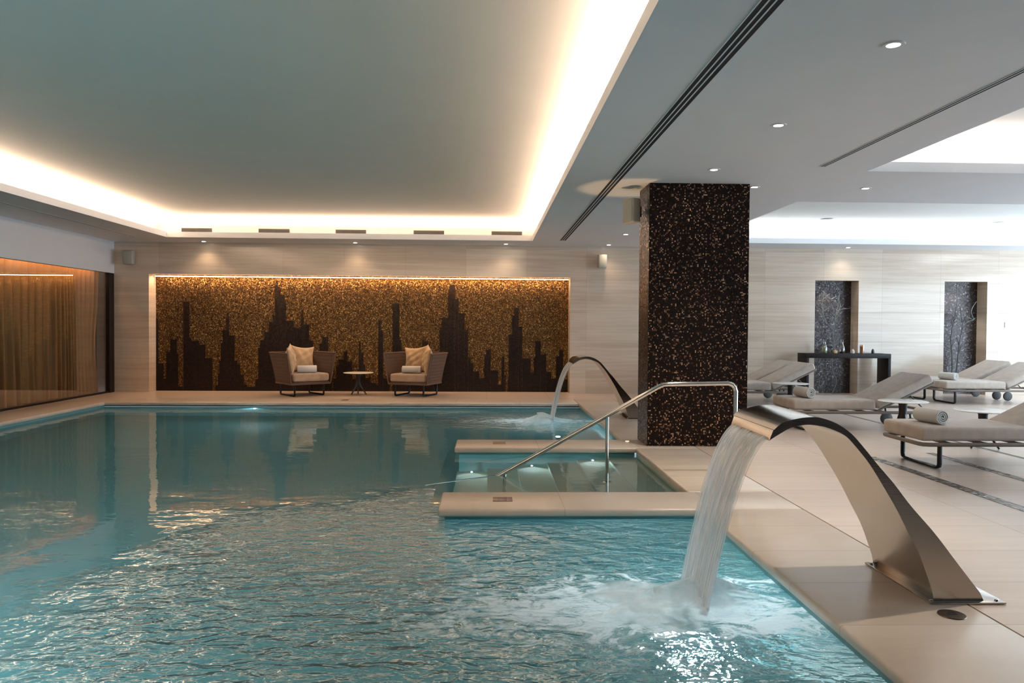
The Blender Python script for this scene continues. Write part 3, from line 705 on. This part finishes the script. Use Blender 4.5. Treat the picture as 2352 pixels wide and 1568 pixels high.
# ------------------------------------------------------------------ steel waterfalls
def waterfall(dx, dy, lab, lab2, lab3, fine=True):
    Yn, Yf = 3.60, 4.18
    e = empty('steel_waterfall', (2.36 + dx, 3.9 + dy, .0)); tag(e, lab, 'waterfall fountain', 'steel pool waterfalls')
    oz = [(1776, 988), (1788, 977), (1806, 968.5), (1828, 962), (1855, 958), (1884, 959), (1921, 972), (1956, 996), (1987, 1031), (2018, 1069), (2053, 1110), (2092, 1161), (2149, 1227), (2202, 1297), (2259, 1371)]
    iz = [(2145, 1369), (2114, 1279), (2083.6, 1218), (2057, 1165), (2026.5, 1112.6), (1996, 1064), (1965, 1025), (1939, 999), (1900, 982), (1866, 975.7), (1844, 976), (1817, 982), (1795, 994), (1777, 1005), (1767, 1012)]
    def cv(L):
        q = [at(x, y, Y=Yn) for x, y in L]; return [(p.x + dx, p.z) for p in q]
    O = crom(cv(oz), 5); I = crom(cv(iz), 5)
    O[-1] = (O[-1][0], .012); I[0] = (I[0][0], .012)
    m = MB(); m.prism(O + I, Yn + dy, Yf + dy)
    b = m.build('body', 'steel', smooth=True, angle=35); loc(b, e)
    # spout cover plate on the nose
    s0 = cv([(1776, 986), (1790, 973.5), (1806, 965.5)]); s = crom(s0, 4)
    pm = MB(); pm.prism(s + [(x + .004, z - .010) for x, z in s[::-1]], Yn + dy - .012, Yf + dy + .012)
    loc(pm.build('spout_cover', 'steel', smooth=True, angle=35), e)
    x0, x1 = 2.175 + dx, 2.555 + dx
    loc(box(x0, x1, Yn - .03 + dy, Yf + .03 + dy, .0025, .0115).build('base_plate', 'steel', bevel=.002), e)
    for bx, by in ((x0 + .02, Yn), (x1 - .03, Yn), (x1 - .03, Yf), (x0 + .02, Yf)):
        loc(MB().lathe([(.001, .012), (.009, .012), (.009, .018), (.001, .019)], (bx, by + dy, 0), 10, cap=False).build('bolt', 'chrome', smooth=True), e)
    # falling sheet
    lip = at(1767, 1009, Y=Yn); X0 = lip.x + dx + .035; Z0 = lip.z + .015
    sh = MB(); NU, NV = 48, 40; uv = []
    g_ = 9.81; tf = math.sqrt(2 * (Z0 - WZ + .02) / g_); vx = .33 / tf
    rnd = random.Random(4)
    thick = .012
    for side in (0, 1):
        for j in range(NV + 1):
            tt = tf * (j / NV) ** .62; dz = .5 * g_ * tt * tt; xx = X0 - vx * tt; pin = .055 * (j / NV)
            for i in range(NU + 1):
                u = i / NU; y = Yn + .025 + (Yf - Yn - .05) * u; y += (.5 - u) * pin
                off = .007 * math.sin(u * 37 + .5 * math.sin(j * .1)) * (.25 + .75 * j / NV) + .003 * math.sin(u * 83 + j * .03)
                sh.v.append((xx + off + (thick if side else 0), y + dy, Z0 - dz)); uv.append((u, j / NV))
    st_ = (NU + 1) * (NV + 1)
    for side in (0, 1):
        for j in range(NV):
            for i in range(NU):
                a = side * st_ + j * (NU + 1) + i; sh.f.append((a, a + 1, a + NU + 2, a + NU + 1))
    sh.uv = uv
    tag(sh.build('falling_water', 'fall', smooth=True, angle=180), lab2, 'water', 'sheets of falling water', 'stuff')
    # churned mound where it lands
    cx, cy_ = X0 - .44, 3.85 + dy; mo = MB(); R_, A_ = 12, 48; uv = []
    for r_ in range(R_ + 1):
        for a_ in range(A_):
            k = r_ / R_; an = 2 * PI * a_ / A_
            wob = 1 + .16 * math.sin(3 * an + 1) + .08 * math.sin(7 * an)
            x = cx + .52 * k * wob * math.cos(an) - .10 * (1 - k); y = cy_ + .40 * k * wob * math.sin(an)
            z = WZ - .012 + .105 * (1 - k * k) ** 1.4 * (1 + .35 * math.sin(9 * x + 4 * y) + .2 * math.sin(23 * y)) * (.5 + .5 * (1 + math.cos(an)) / 1.5)
            mo.v.append((x, y, z)); uv.append((k, a_ / A_))
    for r_ in range(R_):
        for a_ in range(A_):
            mo.f.append((r_ * A_ + a_, r_ * A_ + (a_ + 1) % A_, (r_ + 1) * A_ + (a_ + 1) % A_, (r_ + 1) * A_ + a_))
    mo.uv = uv
    tag(mo.build('splash_foam', 'mound', smooth=True, angle=180), lab3, 'foam', 'foam under the waterfalls', 'stuff')
waterfall(0, 0, 'large curved stainless steel waterfall arch on the near coping', 'sheet of water pouring from the near steel arch', 'white churning foam where the near waterfall lands')
waterfall(-.125, 7.35, 'distant steel waterfall arch left of the mosaic pillar', 'thin sheet of water pouring from the distant steel arch', 'white foam patch where the distant waterfall lands')

# drain cover near the waterfall
p = at(2186, 1413, z=0); e = empty('floor_drain', (p.x, p.y, 0)); tag(e, 'round bronze drain cap in the coping in front of the near waterfall base', 'drain')
MB().lathe([(.001, .0026), (.062, .0026), (.060, .007), (.001, .0075)], (0, 0, 0), 32, cap=False).build('cap', plain('bronze', (.13, .095, .075), .35, .8), e, smooth=True)
MB().box(-.022, .022, -.008, .008, .0076, .009).build('slot', 'black', e); MB().box(-.014, .02, .009, .014, .0076, .010).build('grip', 'chrome', e)

# small plates on the coping
pm_ = plain('bronze_plate', (.19, .115, .095), .4, .2)
pale = plain('engraved_marks', (.30, .22, .20), .5)
for (x0, x1, y0, y1, lab) in [(1132, 1176, 1142, 1151.5, 'dull bronze plate on the near coping arm beside the pool steps'), (1132, 1161, 1014.5, 1019.5, 'dull bronze plate on the far coping arm beside the pool steps'), (783, 803, 917.2, 919.6, 'dull bronze plate on the far coping in front of the small table')]:
    a = at(x0, y1, z=.002); b_ = at(x1, y0, z=.002); e = empty('depth_plate', ((a.x + b_.x) / 2, (a.y + b_.y) / 2, 0)); tag(e, lab, 'sign plate', 'bronze plates on the coping')
    loc(box(a.x, b_.x, a.y, b_.y, .0022, .005).build('plate', pm_, bevel=.001), e)
    if y1 - y0 > 8:
        w = b_.x - a.x; h = b_.y - a.y
        g1 = MB(); x = a.x + w * .27; g1.tube([(x, a.y + h * .15, .0052), (x, a.y + h * .8, .0052), (x + w * .07, a.y + h * .8, .0052), (x + w * .11, a.y + h * .15, .0052)], .003, 4)
        x = a.x + w * .60; g1.tube([(x, a.y + h * .2, .0052), (x, a.y + h * .8, .0052), (x + w * .11, a.y + h * .8, .0052), (x + w * .11, a.y + h * .2, .0052)], .003, 4, closed=True)
        loc(g1.build('marking', pale), e)

# ------------------------------------------------------------------ handrail
HY = 7.2
q = lambda px, py: at(px, py, Y=HY)
top_r = q(1690, 880); pA = q(1524, 882); pB = q(1158, 1086)
hr = empty('handrail', (top_r.x, HY, 0)); tag(hr, 'polished steel handrail descending the pool steps in front of the pillar', 'handrail')
slope = (pA - pB); ex = AX - .22; pC = pB - slope * ((pB.x - ex) / slope.x)
R0 = .022
path = [(top_r.x, HY, .004), (top_r.x, HY, top_r.z - .08), (top_r.x - .012, HY, top_r.z - .04), (top_r.x - .035, HY, top_r.z - .012), (top_r.x - .075, HY, top_r.z), (pA.x + .05, HY, pA.z), (pA.x, HY, pA.z - .004), (pA.x - .05, HY, pA.z - .026), (pC.x + .04, HY, pC.z + .022), (pC.x, HY, pC.z - .01), (pC.x, HY, pC.z - .06), (pC.x, HY, D + .004)]
loc(MB().tube(path, R0, 14).build('rail', 'chrome', smooth=True, angle=60), hr)
def rail_z(x): return pA.z + (x - pA.x) * slope.z / slope.x
def step_top(x):
    k = int((SRX + .02 - x) / .335); return WZ - .15 * (k + 1) + .02
for px in (1394.5, 1159.5):
    x = at(px, 1000, Y=HY).x
    loc(MB().tube([(x, HY, step_top(x)), (x, HY, rail_z(x) - .012)], .017, 12).build('post', 'chrome', smooth=True, angle=60), hr)
    loc(MB().lathe([(.001, .0), (.05, .0), (.05, .006), (.02, .012), (.001, .012)], (x, HY, step_top(x) + .001), 20, cap=False).build('flange', 'chrome', smooth=True, angle=50), hr)
loc(MB().lathe([(.001, .004), (.055, .004), (.052, .012), (.022, .018), (.001, .018)], (top_r.x, HY, 0), 20, cap=False).build('flange', 'chrome', smooth=True, angle=50), hr)

# underwater lamps
def pool_lamp(loc_, rot, en, label, name='underwater_lamp', r=.07, sp=150, soft=.05):
    e = empty(name, loc_); tag(e, label, 'pool light', 'lamps under the water')
    m = MB(); m.lathe([(.001, .012), (r, .012)], (0, 0, 0), 20, cap=False); o = m.build('lens', 'pool_lamp' if name != 'step_lamp' else 'step_lens', e); o.rotation_euler = rot
    m = MB(); m.lathe([(r, .012), (r * 1.25, .008), (r * 1.3, 0)], (0, 0, 0), 20, cap=False); o = m.build('bezel', 'chrome', e, smooth=True); o.rotation_euler = rot
    d = Matrix.Rotation(rot[0], 3, 'X') if rot[0] else Matrix.Rotation(rot[1], 3, 'Y')
    dv = (Matrix.Rotation(rot[0], 3, 'X') if rot[0] else Matrix.Rotation(rot[1], 3, 'Y')) @ Vector((0, 0, 1))
    l = lamp('underwater_light', 'SPOT', Vector(loc_) + dv * .05, en, (.80, .95, 1), shadow_soft_size=soft, spot_size=math.radians(sp), spot_blend=1)
    l.rotation_euler = (rot[0] + PI if rot[0] else 0, rot[1] + PI if not rot[0] else 0, 0)
pool_lamp((1.22, 4.25, D), (0, .0001, 0), 60, 'underwater lamp in the pool floor below the near waterfall', r=.045, soft=.03)
pool_lamp((1.05, 11.0, D), (0, .0001, 0), 60, 'underwater lamp in the pool floor below the distant waterfall', r=.03, soft=.03)
pool_lamp((at(587, 936, Y=PF).x, PF - .012, -.20), (PI / 2, 0, 0), 25, 'bright underwater lamp in the far pool wall below the left armchair', r=.03, soft=.02)
for x in (-5.2, -3.0): lamp('underwater_light', 'SPOT', (x, PN + .06, -.6), 330, (.80, .95, 1), (PI / 2, 0, 0), spot_size=math.radians(150), spot_blend=1, shadow_soft_size=.1)  # added fill lamps out of view on the near wall, brighten the pool
for x, k in ((1.18, 1), (.50, 3), (-.17, 5)):
    z = WZ - .15 * (k + 1) + .02 + .035
    pool_lamp((x, A2[0] + .05 - .012, z), (PI / 2, 0, 0), 5, ['upper', 'middle', 'lowest'][(k - 1) // 2] + ' of the three small lamps lighting the pool steps', 'step_lamp', r=.014, sp=120, soft=.008)

# ------------------------------------------------------------------ loungers
def rbox(x0, x1, y0, y1, z0, z1, r=.035, seg=4): return box(x0, x1, y0, y1, z0, z1), r, seg
def make_lounger():
    e = empty('sun_lounger')
    W = .74; L = 1.95; S = 1.12
    # local: x from foot (0) to head (L), y 0..W ; frame at z .25
    fm = MB(); z = .245; cc = .07
    ring = [(cc, 0, z), (L - cc, 0, z), (L - cc * .3, cc * .3, z), (L, cc, z), (L, W - cc, z), (L - cc * .3, W - cc * .3, z), (L - cc, W, z), (cc, W, z), (cc * .3, W - cc * .3, z), (0, W - cc, z), (0, cc, z), (cc * .3, cc * .3, z)]
    fm.tube(ring, .022, 8, closed=True, flat=(1, .9))
    for x in (.3, .65, 1.0, 1.25): fm.box(x - .02, x + .02, .01, W - .01, z - .01, z + .012)
    fm.build('frame', 'frame', e, smooth=True, angle=50)
    lg = MB(); x = .2; y0, y1 = .05, W - .05
    lg.tube([(x, y0, z - .015), (x, y0, .05), (x, y0 + .01, .024), (x, y0 + .035, .014), (x, y1 - .035, .014), (x, y1 - .01, .024), (x, y1, .05), (x, y1, z - .015)], .017, 8, flat=(1.5, .8))
    lg.build('sled_leg', 'dark_metal', e, smooth=True, angle=50)
    for y in (.06, W - .06):
        wh = MB(); wh.lathe([(.02, -.018), (.075, -.018), (.085, -.010), (.085, .010), (.075, .018), (.02, .018)], (0, 0, 0), 28)
        w = wh.build('wheel', plain('grey_rubber', (.07, .068, .065), .6) if 'grey_rubber' not in bpy.data.materials else bpy.data.materials['grey_rubber'], e, smooth=True, angle=50)
        w.rotation_euler = (PI / 2, 0, 0); w.location = (1.62, y, .086)
        MB().tube([(1.62, y, .086), (1.60, y, z - .01)], .013, 8).build('wheel_bracket', 'dark_metal', e, smooth=True)
    box(.0, S, .01, W - .01, z + .030, z + .165).build('seat_cushion', 'cushion', e, bevel=.035, seg=4, angle=60)
    an = math.radians(26); LB = .84
    bk = box(0, LB, .01, W - .01, 0, .125).build('back_cushion', 'cushion', e, bevel=.04, seg=4, angle=60)
    bk.location = (S + .03, 0, z + .035); bk.rotation_euler = (0, -an, 0)
    fr = MB(); fr.tube([(0, .04, 0), (LB, .04, 0), (LB + .01, .06, 0), (LB + .01, W - .06, 0), (LB, W - .04, 0), (0, W - .04, 0)], .014, 8)
    f = fr.build('back_frame', 'frame', e, smooth=True, angle=50); f.location = (S + .03, 0, z + .02); f.rotation_euler = (0, -an, 0)
    for y in (.1, W - .1):
        pr = MB(); pr.tube([(S + .03 + .5 * math.cos(an), y, z + .02 + .5 * math.sin(an)), (S + .72, y, z + .01)], .009, 6)
        pr.build('back_prop', 'dark_metal', e)
    return e
L0 = make_lounger()
LG = 'sun loungers on the right-hand deck'
spots = [(4.17, 7.02, 'taupe cushioned sun lounger nearest the camera, cut by the right edge'), (4.03, 9.72, 'taupe sun lounger with a rolled towel, between pillar and second niche'),
         (3.80, 12.78, 'taupe sun lounger behind the pillar, the nearer of that pair'), (3.80, 13.60, 'taupe sun lounger behind the pillar, the one closest to the wall'),
         (8.27, 13.22, 'pale sun lounger at the right edge, nearer of the far pair'), (8.20, 14.05, 'pale sun lounger at the right edge, closest to the second niche')]
for i, (x, y, lab) in enumerate(spots):
    o = L0 if i == 0 else copy_tree(L0)
    o.location = (x, y, 0); tag(o, lab, 'sun lounger', LG)

# towels
def towel_roll(length=.36, r=.078):
    m = MB(); N = 110; th = .0095; turns = 3.4; prof = []
    for side in (0, 1):
        L_ = []
        for i in range(N + 1):
            a_ = turns * 2 * PI * i / N; rr = .014 + (r - .014) * i / N - (0 if side else th)
            rr = max(rr, .002); a2 = a_ - turns * 2 * PI - PI / 2 + .5
            L_.append((rr * math.cos(a2), rr * math.sin(a2)))
        prof.append(L_)
    n = N + 1; ys = [-length / 2, -length / 2 + .008, length / 2 - .008, length / 2]; sc = [.93, 1, 1, .93]
    loop = prof[1] + prof[0][::-1]; M_ = len(loop)
    for y, s_ in zip(ys, sc):
        for x, z in loop: m.v.append((x * s_, y, z * s_ + r))
    for k in range(3):
        for i in range(M_): m.f.append((k * M_ + i, k * M_ + (i + 1) % M_, (k + 1) * M_ + (i + 1) % M_, (k + 1) * M_ + i))
    for k in (0, 3):
        for i in range(N): m.f.append((k * M_ + i, k * M_ + i + 1, k * M_ + M_ - 2 - i, k * M_ + M_ - 1 - i))
    return m.build('rolled_towel', 'towel', smooth=True, angle=50)
TW = towel_roll()
ztop = .245 + .165
tows = [((4.46, 7.38, ztop), .10, 1.0, 'white rolled towel on the lounger nearest the camera'), ((4.33, 10.08, ztop), .12, 1.0, 'white rolled towel on the lounger right of the pillar'),
        ((8.62, 13.72, ztop), .3, .95, 'white rolled towel on the pale lounger in front of the second niche')]
for i, (l_, rz, s_, lab) in enumerate(tows):
    o = TW if i == 0 else copy_tree(TW); o.location = l_; o.rotation_euler = (0, 0, rz); o.scale = (s_,) * 3; tag(o, lab, 'towel', 'rolled white towels')

# side tables
def make_table():
    e = empty('side_table'); h = .43
    MB().lathe([(.001, h - .012), (.27, h - .012), (.295, h - .004), (.295, h), (.285, h + .003), (.001, h + .003)], (0, 0, 0), 48, cap=False).build('tabletop', 'white_gloss', e, smooth=True, angle=30)
    m = MB()
    m.lathe([(.06, h - .013), (.06, h - .03), (.05, h - .05), (.045, h - .2), (.04, h - .25)], (0, 0, 0), 12)
    m.build('hub', 'dark_metal', e, smooth=True, angle=40)
    for k in range(3):
        a_ = 2 * PI * k / 3 + .5; c, s = math.cos(a_), math.sin(a_)
        MB().tube([(.02 * c, .02 * s, h - .15), (.05 * c, .05 * s, h - .25), (.165 * c, .165 * s, .006)], [.026, .024, .014], 8, flat=(1, .8)).build('leg', 'dark_metal', e, smooth=True, angle=50)
    return e
ST = make_table(); p3 = at(2257, 1043, z=0); p4 = at(823, 906, z=0)
for i, (x, y, rz, lab) in enumerate([(at(1816, 880, Y=12.4).x, 12.4, .3, 'round white side table beside the pillar, in front of the back loungers'), (at(2074, 921, Y=9.42).x, 9.42, .0, 'round white side table in front of the middle lounger backrest'),
        (at(2258, 949, Y=8.35).x, 8.35, .8, 'round white side table half hidden behind the nearest lounger'), (p4.x, 14.75, 1.3, 'small round white table between the two armchairs')]):
    o = ST if i == 0 else copy_tree(ST); o.location = (x, y, 0); o.rotation_euler = (0, 0, rz); tag(o, lab, 'table', 'round white side tables')

# ------------------------------------------------------------------ armchairs
def make_armchair():
    e = empty('armchair')
    # local: front faces -y. bottom outline and top outline (U shape)
    zb, zt_ = .24, .82
    def outl(w, d, yb, n=26):
        r = .12; pts = [(-w / 2, -d / 2 + yb), (-w / 2, d / 2 - r + yb)]
        pts += [(-w / 2 + r - r * math.cos(t_), d / 2 - r + r * math.sin(t_) + yb) for t_ in [PI / 2 * k / 5 for k in range(1, 6)]]
        pts += [(w / 2 - r + r * math.sin(t_), d / 2 - r + r * math.cos(t_) + yb) for t_ in [PI / 2 * k / 5 for k in range(0, 6)]]
        pts += [(w / 2, -d / 2 + yb)]
        # resample
        P = [Vector((x, y, 0)) for x, y in pts]; L_ = [0]
        for i in range(1, len(P)): L_.append(L_[-1] + (P[i] - P[i - 1]).length)
        def f(t_):
            s_ = t_ * L_[-1]
            for i in range(1, len(P)):
                if s_ <= L_[i] + 1e-9: return P[i - 1].lerp(P[i], (s_ - L_[i - 1]) / max(1e-9, L_[i] - L_[i - 1]))
            return P[-1]
        return f
    fb = outl(.80, .76, 0); ft = outl(1.00, .86, .03)
    def B(t_): v = fb(t_); return Vector((v.x, v.y, zb))
    def Tp(t_):
        v = ft(t_); return Vector((v.x, v.y, zt_ + (0 if .3 < t_ < .7 else 0)))
    rp = MB(); N = 104
    for k in range(N + 1):
        t_ = k / N
        for d in (-.045, .045):
            t2 = min(max(t_ + d, 0), 1); rp.tube([B(t_), B(t_).lerp(Tp(t2), .5) , Tp(t2)], .0065, 4, cap=False)
    r_ = rp.build('woven_shell', 'rope', e)
    fm = MB(); n = 60
    fm.tube([Tp(k / n) for k in range(n + 1)], .014, 8); fm.tube([B(k / n) for k in range(n + 1)] , .016, 8, closed=True)
    for t_ in (0, 1): fm.tube([B(t_), Tp(t_)], .014, 8)
    fm.build('frame', 'rope', e, smooth=True, angle=50)
    box(-.38, .38, -.37, .36, zb + .0, zb + .04).build('seat_base', 'rope', e, bevel=.01)
    box(-.37, .37, -.40, .34, zb + .045, zb + .195).build('seat_cushion', 'seatpad', e, bevel=.04, seg=4, angle=60)
    for x in (-.30, .30):
        y0, y1 = -.30, .30
        MB().tube([(x, y0, zb - .01), (x, y0, .035), (x, y0 + .02, .013), (x, y1 - .02, .013), (x, y1, .035), (x, y1, zb - .01)], .018, 8).build('sled_leg', 'dark_metal', e, smooth=True, angle=50)
    return e
def make_pillow(w=.46, seed=1):
    rnd = random.Random(seed); n = 22; m = MB(); ph = [rnd.uniform(0, 6) for _ in range(6)]
    def P(i, j, sd):
        u, v = 2 * i / n - 1, 2 * j / n - 1
        bow = lambda a_: 1 - .17 * (1 - a_ * a_)
        x = u * w / 2 * bow(v) ; z = v * w / 2 * bow(u)
        th = .085 * (max(0, 1 - u ** 2) ** .55) * (max(0, 1 - v ** 2) ** .55)
        wr = (.010 * math.sin(7 * u + 4 * v + ph[0]) + .008 * math.sin(11 * v - 6 * u + ph[1])) * (1 - max(abs(u), abs(v)) ** 4)
        return (x, sd * th + wr, z)
    for sd in (-1, 1):
        b = len(m.v)
        for j in range(n + 1):
            for i in range(n + 1): m.v.append(P(i, j, sd))
        for j in range(n):
            for i in range(n): a_ = b + j * (n + 1) + i; m.f.append((a_, a_ + 1, a_ + n + 2, a_ + n + 1))
    ob = m.build('throw_pillow', 'sand', smooth=True, angle=180)
    bm = bmesh.new(); bm.from_mesh(ob.data); bmesh.ops.remove_doubles(bm, verts=bm.verts, dist=.0005); bmesh.ops.recalc_face_normals(bm, faces=bm.faces); bm.to_mesh(ob.data); bm.free()
    return ob
AC = make_armchair(); PW = make_pillow(.54)
cc = [(at(694, 905, Y=14.62).x, 14.62, math.radians(40), 'woven brown armchair left of the small round table'), (at(956, 905, Y=14.62).x, 14.62, math.radians(-20.6), 'woven brown armchair right of the small round table')]
fp = True; ft_ = True
for i, (x, y, rz, lab) in enumerate(cc):
    o = AC if i == 0 else copy_tree(AC); o.location = (x, y, 0); o.rotation_euler = (0, 0, rz); tag(o, lab, 'armchair', 'woven armchairs in front of the mural')
    Rm = Matrix.Translation((x, y, 0)) @ Matrix.Rotation(rz, 4, 'Z')
    s_ = 1 if i == 0 else -1
    side = 'left' if i == 0 else 'right'
    for (lx, ly, lz, tilt, yaw, rl, lb) in [(.10 * s_, .18, .69, -.24, .10 * s_, .10 * s_, 'sand pillow leaning on the backrest of the %s armchair' % side), (-.24 * s_, -.02, .70, -.16, 1.0 * s_, -.14 * s_, 'sand pillow leaning on the outer arm of the %s armchair' % side)]:
        pw = PW if fp else PW.copy()
        if not fp: COL.objects.link(pw)
        fp = False
        pw.matrix_world = Rm @ Matrix.Translation((lx, ly, lz)) @ Matrix.Rotation(yaw, 4, 'Z') @ Matrix.Rotation(tilt, 4, 'X') @ Matrix.Rotation(rl, 4, 'Y')
        tag(pw, lb, 'pillow', 'sand pillows on the armchairs')
    tw = TW.copy(); COL.objects.link(tw); tw.matrix_world = Rm @ Matrix.Translation((.02 * s_, -.16, .24 + .195)) @ Matrix.Rotation(PI / 2 - rz * .6, 4, 'Z')
    tag(tw, 'white rolled towel on the seat of the %s armchair' % side, 'towel', 'rolled white towels')

# ------------------------------------------------------------------ world
w = bpy.data.worlds.new('world'); SC.world = w; w.use_nodes = True
w.node_tree.nodes['Background'].inputs[0].default_value = (.7, .8, 1, 1); w.node_tree.nodes['Background'].inputs[1].default_value = .3
